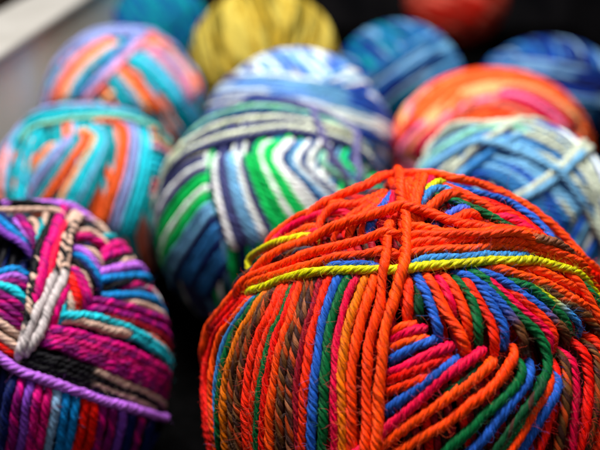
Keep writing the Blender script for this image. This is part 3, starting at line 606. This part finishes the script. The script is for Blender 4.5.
def ply_strand(T, P, N, r, col, t, plies=4, ring=7, pitch=.80, rg=rng, ends=True):
    """a strand of plies twisted round the path P (n,3) with outward normals N"""
    n = len(P)
    d = np.gradient(P, axis=0); Tn = unit(d)
    N = unit(N-(N*Tn).sum(1, keepdims=True)*Tn); B = np.cross(Tn, N)
    s = np.concatenate([[0], np.cumsum(np.linalg.norm(np.diff(P, axis=0), axis=1))])
    C = dye_rows(col, t, s, plies, rg)
    ph0 = rg.uniform(0, 6.28)
    # uneven spinning: the twist tightens and loosens along the strand
    phase = ph0-2*np.pi*(s/pitch + .10*np.sin(s*1.7+rg.uniform(0, 6)) + .05*np.sin(s*4.3+rg.uniform(0, 6)))
    swell = 1+.06*np.sin(s*2.3+rg.uniform(0, 6))+.04*np.sin(s*6.1+rg.uniform(0, 6))
    PP = np.zeros((plies, n, ring, 3)); UU = np.zeros((plies, n, ring, 3)); th = np.arange(ring)*2*np.pi/ring
    if plies == 1: ro = 0; rp = r
    else: ro = r*.45; rp = r*(.57 if plies == 4 else .60)
    for k in range(plies):
        ph = phase+2*np.pi*k/plies
        off = (np.cos(ph)[:, None]*N+np.sin(ph)[:, None]*B*1.06)
        c = P+off*(ro*swell)[:, None]
        pt = unit(np.gradient(c, axis=0))
        n1 = unit(off-(off*pt).sum(1, keepdims=True)*pt); n2 = np.cross(pt, n1)
        rr = rp*swell*(1+.09*np.sin(s*5.2+rg.uniform(0, 6))+.05*np.sin(s*13+rg.uniform(0, 6)))*rg.uniform(.9, 1.1)
        if ends:
            cap = np.minimum(1, np.sqrt(np.minimum(np.arange(n), np.arange(n)[::-1])/3+.02)); rr = rr*cap
        fil = 1+(.12*np.cos(5*th[None]+(s*26)[:, None]+k)+.05*np.cos(3*th[None]-(s*9)[:, None]) if ring > 8 else 0*th[None])
        PP[k] = c[:, None]+(rr[:, None]*fil)[:, :, None]*(np.cos(th)[None, :, None]*n1[:, None]+np.sin(th)[None, :, None]*n2[:, None])
        tw = th[None]+(s*5.0)[:, None]
        UU[k] = np.stack([2*np.cos(tw), 2*np.sin(tw), np.repeat((s*1.3)[:, None], ring, 1)+k*17.3+ph0*5], -1)
    T.grid(PP, np.repeat(C[:, :, None], ring, 2), UU)
    return s, C

def hair(T, p, d, side, length, colour, r=.0035, rg=rng):
    n = 7; x = np.linspace(0, 1, n)
    k1, k2 = rg.normal(0, .5, 2); w = rg.uniform(0, 6)
    third = np.cross(d, side)
    P = p+(x*length)[:, None]*d*(1-.45*x)[:, None]+(np.sin(x*3+w)-math.sin(w))[:, None]*side*length*.35*k1 \
        + (x**2*length*k2)[:, None]*third
    t = unit(np.gradient(P, axis=0)); n1 = unit(np.cross(t, [.3, .5, .81])); n2 = np.cross(t, n1)
    th = np.arange(3)*2*np.pi/3; rr = r*(1-.6*x)
    Q = P[:, None]+rr[:, None, None]*(np.cos(th)[None, :, None]*n1[:, None]+np.sin(th)[None, :, None]*n2[:, None])
    T.grid(Q[None], np.broadcast_to(colour, (1, n, 3, 3)), np.zeros((1, n, 3, 3)))

# ------------------------------------------------------------------ winding yarn on a ball
def sph(ll):
    a = np.radians(np.array([float(x) for x in ll.split()]).reshape(-1, 2))
    return np.stack([np.cos(a[:, 1])*np.sin(a[:, 0]), -np.cos(a[:, 1])*np.cos(a[:, 0]), np.sin(a[:, 1])], 1)

def spline(D, per=14):
    """Catmull-Rom through unit vectors; returns dense points and the parameter along the traced part"""
    D = np.vstack([2*D[0]-D[1], D, 2*D[-1]-D[-2]]); out = []
    for i in range(1, len(D)-2):
        u = np.linspace(0, 1, per, endpoint=False)[:, None]
        a, b, c, d = D[i-1:i+3]
        out.append(.5*((2*b)+(-a+c)*u+(2*a-5*b+4*c-d)*u**2+(-a+3*b-3*c+d)*u**3))
    out.append(D[-2:-1])
    return unit(np.vstack(out))

def extend(D, deg, at_end):
    """carry the strand on round the ball along its great circle"""
    if not at_end: return extend(D[::-1], deg, True)[::-1]
    k = min(20, len(D)-1); a = D[-1-k]; b = D[-1]
    axis = unit(np.cross(a, b)); tan = np.cross(axis, b)
    w = np.radians(np.linspace(0, deg, int(deg/2))[1:])[:, None]
    return np.vstack([D, np.cos(w)*b+np.sin(w)*tan])

SINK = {('orange', 'V'): -.22, ('orange', 'K'): -.24, ('orange', 'J'): -.08, ('orange', 'M'): -.12, ('orange', 'N'): -.06,
        ('magenta', 'a'): -.06, ('magenta', 'dn'): -.06, ('magenta', 'ver'): .16, ('magenta', 'bk'): -.06, ('magenta', 'rt'): -.04}

class Ball:
    def __init__(s, key, r):
        c, ax = BALLS[key]; s.key = key; s.c = np.array(c); s.ax = np.array(ax); s.r = r; s.d = 2*r
        s.S = np.zeros((0, 3)); s.H = np.zeros(0); s.F = np.zeros(0, dtype=int); s.fams = {}
        s.off = np.array([0, 0, s.c[2]])       # the thing's origin lies under the ball, on the bin floor
        s.top = []                              # samples for loose fibres
    def surf(s, D): return s.off+D*s.ax
    def norm(s, D): return unit(D/s.ax)
    def resample(s, D, step):
        P = s.surf(D); L = np.concatenate([[0], np.cumsum(np.linalg.norm(np.diff(P, axis=0), axis=1))])
        n = max(6, int(L[-1]/step)); x = np.linspace(0, L[-1], n)
        return unit(np.stack([np.interp(x, L, D[:, j]) for j in range(3)], 1)), x, L
    def drape(s, D, fam, w, dive0, dive1, base=0.):
        """height of the strand over the ball: it rides over whatever other layers lie beneath it"""
        P = s.surf(D); n = len(P); base += SINK.get((s.key, fam), 0); f = s.fams.setdefault(fam, len(s.fams)); dd = s.d*.93
        req = np.full(n, base)
        m = s.F != f
        if m.any():
            S = s.S[m]; H = s.H[m]
            for i in range(n):
                q = ((S-P[i])**2).sum(1); k = q < dd*dd
                if k.any(): req[i] = max(base, (H[k]+.82*np.sqrt(dd*dd-q[k])).max())
        req = np.minimum(req, base+2.7*s.d)
        h = req.copy()
        for _ in range(14):                    # tension: spans small hollows, eases off bumps
            av = h.copy(); av[1:-1] = .5*(h[:-2]+h[2:]); h = np.maximum(req-.03, h+.9*(av-h)) if _ < 12 else .5*(h+av)
        step = np.linalg.norm(P[1]-P[0]); x = np.arange(n)*step; L = x[-1]
        for flag, dist in ((dive0, x), (dive1, L-x)):
            if flag: h = h-1.5*s.d*np.clip(1-dist/.45, 0, 1)**1.6
        s.S = np.vstack([s.S, P[::2]]); s.H = np.concatenate([s.H, h[::2]]); s.F = np.concatenate([s.F, np.full(len(P[::2]), f)])
        return h
    def strand(s, T, D, fam, col, w=1., d0=True, d1=True, base=0., ext=(0, 0), plies=4, ring=7, step=.05, jitter=1.):
        full = D
        n0 = 0
        if ext[0]: q = len(full); full = extend(full, ext[0], False); n0 = len(full)-q
        n1 = len(full)
        if ext[1]: full = extend(full, ext[1], True)
        tt = np.clip((np.arange(len(full))-n0)/max(1, (n1-n0-1)), 0, 1)
        Dc, x, L = s.resample(full, .09); t = np.interp(x, L, tt)
        h = s.drape(Dc, fam, w, d0, d1, base)
        n = max(8, int(x[-1]/step)); xf = np.linspace(0, x[-1], n)
        Df = unit(np.stack([np.interp(xf, x, Dc[:, j]) for j in range(3)], 1))
        hf = np.interp(xf, x, h); tf = np.interp(xf, x, t)
        k = max(3, int(.25/step)); ker = np.hanning(k+2)[1:-1]; ker /= ker.sum()
        pad = np.pad(hf, (k, k), 'edge'); hf = np.convolve(pad, ker, 'same')[k:-k]
        N = s.norm(Df)
        P = s.surf(Df)+N*hf[:, None]
        side = np.cross(unit(np.gradient(P, axis=0)), N)
        P = P+side*(jitter*.018*np.sin(xf*1.9+rng.uniform(0, 6))+jitter*.010*np.sin(xf*5+rng.uniform(0, 6)))[:, None]
        pd = np.pad(P, ((3, 3), (0, 0)), 'edge'); P = np.stack([np.convolve(pd[:, j], [.1, .2, .4, .2, .1], 'same')[3:-3] for j in range(3)], 1)
        _, C = ply_strand(T, P, N, s.r*w, col, tf, plies, ring)
        s.top.append((P[::6], N[::6], C[0][::6], s.r*w))
        return P

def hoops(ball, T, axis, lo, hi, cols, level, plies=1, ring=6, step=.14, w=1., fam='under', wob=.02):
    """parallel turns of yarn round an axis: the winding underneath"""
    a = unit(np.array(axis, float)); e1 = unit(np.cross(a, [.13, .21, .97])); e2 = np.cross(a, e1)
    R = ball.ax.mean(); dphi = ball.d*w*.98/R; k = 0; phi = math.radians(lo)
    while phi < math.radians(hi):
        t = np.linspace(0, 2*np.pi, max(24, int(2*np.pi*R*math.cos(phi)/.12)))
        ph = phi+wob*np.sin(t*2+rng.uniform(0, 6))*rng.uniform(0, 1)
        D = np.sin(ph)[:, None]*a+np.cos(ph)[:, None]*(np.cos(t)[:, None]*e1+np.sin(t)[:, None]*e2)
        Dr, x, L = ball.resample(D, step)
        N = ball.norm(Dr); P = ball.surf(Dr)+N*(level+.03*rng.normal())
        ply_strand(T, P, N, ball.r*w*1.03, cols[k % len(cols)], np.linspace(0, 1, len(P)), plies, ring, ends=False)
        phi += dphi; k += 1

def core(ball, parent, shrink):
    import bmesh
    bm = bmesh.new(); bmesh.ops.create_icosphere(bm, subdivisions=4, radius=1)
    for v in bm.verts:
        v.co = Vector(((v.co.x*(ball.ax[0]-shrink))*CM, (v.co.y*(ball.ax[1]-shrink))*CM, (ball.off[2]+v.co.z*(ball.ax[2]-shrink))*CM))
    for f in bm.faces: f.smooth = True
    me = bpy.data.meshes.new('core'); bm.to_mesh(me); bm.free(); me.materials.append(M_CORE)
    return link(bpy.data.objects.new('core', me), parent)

def thing(name, loc, label, cat, group=None):
    o = bpy.data.objects.new(name, None); o.empty_display_size = .01
    o.location = (loc[0]*CM, loc[1]*CM, loc[2]*CM); link(o)
    o['label'] = label; o['category'] = cat
    if group: o['group'] = group
    return o

NICE = dict(denimpale='light blue', denimblue='mottled blue', palelilac='pale lilac', tangerine='soft orange', palecoral='pale coral', blush='dusty pink', greengreen='emerald green', redorange='red-orange', amber='golden amber', steel='steel blue', periwinkle='violet-blue', greyheather='grey heathered',
            heather='brown heathered', heather2='orange strand turning brown', bluebrown='blue strand turning brown',
            bluegreen='green strand turning yellow and blue', blackbeige='black strand turning beige',
            blackbeige2='black and beige flecked', tweed='black and white flecked', lilacbeige='lilac strand turning beige',
            paleyellow='pale yellow', navygrey='grey-navy', steelblue='steel blue', darkblue='dark blue',
            purplegrey='grey-purple', lightblue='light blue', paleblue='pale blue', darkgreen='dark green', darkred='dark red')

def traced_ball(key, name_label, r, under, under_axis, under_level, plies, ring, step, shrink, limit=100, fuzz=0, ext=62, swap=None, common=None):
    b = Ball(key, r)
    root = thing('yarn_ball', (b.c[0], b.c[1], 0), name_label, 'yarn ball', 'balls of yarn packed in the bin')
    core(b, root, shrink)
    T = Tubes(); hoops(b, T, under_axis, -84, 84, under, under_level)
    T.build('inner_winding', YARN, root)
    S = STRANDS[key]
    built = []
    for col, w, fam, e, ll in S:
        if swap: col = swap.get(col, col)
        T = Tubes(); D = spline(sph(ll))
        b.strand(T, D, fam, col, w, True, True, 0., (ext if e[0] == 'x' else 0, ext if e[1] == 'x' else 0), plies, ring, step, jitter=1. if fuzz else .5)
        built.append((T, col, T.n))
    order = sorted(range(len(built)), key=lambda i: -built[i][2])
    own = set(order[:limit if len(built) <= 100 else 99])
    rest = Tubes()
    for i, (T, col, _) in enumerate(built):
        if i in own:
            o = T.build('yarn_strand', YARN, root)
            if col != common:
                nm = NICE.get(col, col); o['label'] = nm if ' strand ' in nm else nm+' yarn strand'
        else:
            for v, f, c, u in zip(T.v, T.f, T.c, T.u):
                rest.f.append(f+rest.n); rest.v.append(v); rest.c.append(c); rest.u.append(u)
            rest.n += T.n
    if rest.n:
        o = rest.build('yarn_strand', YARN, root); o['kind'] = 'stuff'
    if fuzz:
        T = Tubes(); P = np.concatenate([a for a, _, _, _ in b.top]); N = np.concatenate([a for _, a, _, _ in b.top])
        C = np.concatenate([a for _, _, a, _ in b.top]); R = np.concatenate([np.full(len(a), q) for a, _, _, q in b.top])
        tan = unit(np.gradient(P, axis=0))
        for i in rng.integers(0, len(P), fuzz):
            vw = unit(np.array([0, 0, 19.3])-np.array([b.c[0], b.c[1], 0])-P[i])
            if abs(N[i]@vw) < .4 and rng.random() < .9: continue      # fewer hairs near the ball's outline as the camera sees it
            n = N[i]; t = tan[i] if np.isfinite(tan[i]).all() else np.array([1., 0, 0])
            sd = unit(np.cross(t, n)); an = rng.normal(0, .8)
            out = unit(math.cos(an)*n+math.sin(an)*sd)
            d = unit(out*rng.uniform(.12, .8)+t*rng.normal(0, 1.)+sd*rng.normal(0, .4))
            hair(T, P[i]+out*R[i]*.85, d, sd, rng.uniform(.09, .32)*(2. if rng.random() < .06 else 1), np.clip(C[i]*1.35+.02, 0, 1), rng.uniform(.0012, .0026))
        o = T.build('loose_fibres', FUZZ, root); o['kind'] = 'stuff'
    return b, root

def wound_ball(key, label, r, space, bundles, under_axis=(1, .1, .2)):
    b = Ball(key, r)
    root = thing('yarn_ball', (b.c[0], b.c[1], 0), label, 'yarn ball', 'balls of yarn packed in the bin')
    core(b, root, .6)
    T = Tubes(); hoops(b, T, under_axis, -84, 84, [space], -.12); T.build('inner_winding', YARN, root)
    for q, (axis, lo, hi, c) in enumerate(bundles):
        T = Tubes(); a = unit(np.array(axis, float)); e1 = unit(np.cross(a, [.13, .21, .97])); e2 = np.cross(a, e1)
        phi = lo
        while phi < hi:
            t = np.linspace(0, 2*np.pi, 150); p = math.radians(phi)
            D = math.sin(p)*a+math.cos(p)*(np.cos(t)[:, None]*e1+np.sin(t)[:, None]*e2)
            b.strand(T, D, 'w%d' % q, c, 1.1, False, False, 0., (0, 0), 3, 5, .12, jitter=2.)
            phi += math.degrees(b.d*1.05/b.ax.mean())
        T.build('outer_winding', YARN, root)
    return b, root

# ------------------------------------------------------------------ the balls
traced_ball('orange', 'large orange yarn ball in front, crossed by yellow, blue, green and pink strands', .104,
            ['darkred', 'red', 'darkred', 'umber'], (1, .15, .12), -.44, 4, 12, .04, .9, fuzz=34000, common='orange')  # inner turns dyed darker to deepen the shade in the gaps
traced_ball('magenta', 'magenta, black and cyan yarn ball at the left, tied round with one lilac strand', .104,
            ['black', 'navy', 'black'], (1, .1, -.2), -.55, 4, 10, .05, 1.0, fuzz=16000, common='magenta')  # black and navy inner turns stand for the shade inside the ball's opening
traced_ball('teal', 'turquoise, orange and lilac striped yarn ball right behind the magenta one', .115,
            ['candy'], (1, .2, .1), -.16, 3, 6, .09, .6, swap={'lilac': 'palelilac', 'orange': 'tangerine', 'coral': 'palecoral', 'pink': 'blush'}, common='teal')
traced_ball('green', 'emerald green, white and navy striped yarn ball in the middle, behind the orange one', .118,
            ['meadow'], (1, -.3, .1), -.16, 3, 6, .09, .6, swap={'green': 'greengreen', 'paleyellow': 'ivory'}, common='greengreen')
traced_ball('blue', 'mottled blue and cream yarn ball behind the large orange ball, at the right edge', .120,
            ['denim'], (.6, .3, -.7), -.16, 3, 6, .09, .6, swap={'blue': 'denimblue', 'steelblue': 'denimblue', 'lightblue': 'denimpale', 'paleyellow': 'cream', 'white': 'cream'}, common='denimblue')
traced_ball('pink', 'turquoise, coral and orange yarn ball beside the white board, behind the other turquoise one', .125,
            ['candy'], (1, .2, .6), -.16, 3, 6, .10, .6, swap={'lilac': 'palelilac', 'orange': 'tangerine', 'coral': 'palecoral', 'pink': 'blush', 'purplegrey': 'palelilac'}, common='cyan')
traced_ball('peach', 'orange, peach and pink yarn ball behind the mottled blue one', .125,
            ['fire'], (.3, .2, -1), -.16, 3, 6, .10, .6, swap={'orange': 'tangerine', 'paleyellow': 'peach'}, common='tangerine')
wound_ball('pale', 'sky blue and white mottled yarn ball behind the green and white one', .125, 'pale',
           [((.8, .3, .5), -60, 60, 'pale'), ((-.5, .4, .8), -25, 20, 'pale'), ((.2, .5, .9), -10, 30, 'pale')])
wound_ball('yellow', 'straw yellow and olive yarn ball in the back row, behind the sky blue one', .125, 'straw',
           [((1, .2, .25), -65, 65, 'straw'), ((.9, -.1, .45), -30, 12, 'straw'), ((.9, .1, -.45), -8, 34, 'straw')])
wound_ball('sea', 'dark teal and blue yarn ball between the straw yellow and the navy ones', .125, 'seamix',
           [((.8, .3, .6), -60, 60, 'seamix'), ((-.6, .4, .7), -25, 15, 'seamix')])
wound_ball('navy', 'navy and violet-blue yarn ball at the right edge, behind the orange and peach one', .125, 'night',
           [((.9, .2, -.4), -60, 60, 'night'), ((.2, .3, .9), -5, 30, 'night')])
wound_ball('rust', 'brick red yarn ball cut by the top edge, farthest back', .125, 'bricks',
           [((.3, .3, .9), -60, 60, 'bricks')])
wound_ball('ocean', 'dark blue-green yarn ball peeping out behind the turquoise and coral one', .125, 'lagoon',
           [((.8, .3, .5), -60, 60, 'lagoon')])

# ------------------------------------------------------------------ the bin and what is round it
def box(name, x0, x1, y0, y1, z0, z1, mat, parent=None, bev=.15, origin=(0, 0, 0)):
    import bmesh
    bm = bmesh.new(); bmesh.ops.create_cube(bm, size=1)
    for v in bm.verts:
        v.co = Vector((((x0+x1)/2-origin[0]+v.co.x*(x1-x0))*CM, ((y0+y1)/2-origin[1]+v.co.y*(y1-y0))*CM,
                       ((z0+z1)/2-origin[2]+v.co.z*(z1-z0))*CM))
    if bev: bmesh.ops.bevel(bm, geom=bm.edges[:], offset=bev*CM, segments=3, profile=.5, affect='EDGES')
    for f in bm.faces: f.smooth = bev > 0 and f.calc_area() < 1e-4
    me = bpy.data.meshes.new(name); bm.to_mesh(me); bm.free(); me.materials.append(mat)
    return link(bpy.data.objects.new(name, me), parent)

BO = (5, 45, -1.2)
bin_ = thing('display_bin', BO, 'open display bin with a pale board on its left side, holding all the yarn', 'bin')
box('base_board', -15.2, 33.2, 10, 104, -1.2, -.05, M_BASE, bin_, .1, BO)
box('side_panel', -16.4, -15.2, 10, 104, -1.2, 9.6, M_PANEL, bin_, .1, BO)
box('rim', -19.2, -15.0, 10, 104, 9.62, 10.2, M_RIM, bin_, .2, BO)
box('side_panel', 33.2, 34.6, 10, 104, -1.2, 9.6, M_BACK, bin_, .1, BO)
box('rim', 33.0, 35.0, 10, 104, 9.62, 10.2, M_BACK, bin_, .2, BO)
box('back_panel', -16.6, 34.6, 104.02, 105.4, -1.2, 13.5, M_BACK, bin_, .1, BO)
fl = box('table_top', -150, 170, -60, 190, -4, -1.22, M_TABLE, None, 0); fl['kind'] = 'structure'
wl = box('wall', -150, 170, 190.1, 195, -4, 160, M_WALL, None, 0); wl['kind'] = 'structure'

# ------------------------------------------------------------------ camera
PITCH = 24; HC = 19.3
cam = bpy.data.cameras.new('camera'); co = link(bpy.data.objects.new('camera', cam))
co.location = (0, 0, HC*CM); co.rotation_euler = (math.radians(90-PITCH), 0, 0)
cam.sensor_width = 36; cam.lens = 36*833/600; cam.clip_start = .01; cam.clip_end = 50
cam.dof.use_dof = True; cam.dof.focus_distance = .188; cam.dof.aperture_fstop = 10; cam.dof.aperture_blades = 0
scene.camera = co

# ------------------------------------------------------------------ light
def area(name, loc, target, size, power, colour):
    l = bpy.data.lights.new(name, 'AREA'); l.shape = 'RECTANGLE'; l.size = size[0]; l.size_y = size[1]; l.energy = power; l.color = colour
    o = link(bpy.data.objects.new(name, l)); o.location = loc
    o.rotation_euler = (Vector(target)-Vector(loc)).to_track_quat('-Z', 'Y').to_euler(); return o
area('ceiling_lamp', (-.08, .40, .95), (0, .33, 0), (.32, .30), 21, (1, .975, .94))
area('front_fill', (.25, -.35, .80), (.03, .22, .05), (.35, .35), 1.7, (.95, .97, 1))  # added fill from the front right, no real window there
w = bpy.data.worlds.new('World'); scene.world = w; w.use_nodes = True
bg = w.node_tree.nodes['Background']; bg.inputs['Color'].default_value = (.85, .9, 1, 1); bg.inputs['Strength'].default_value = .02
scene.render.engine = 'CYCLES'
scene.view_settings.view_transform = 'Standard'; scene.view_settings.look = 'None'; scene.view_settings.gamma = 1
scene.view_settings.exposure = 0
scene.render.resolution_x = 1024; scene.render.resolution_y = 768
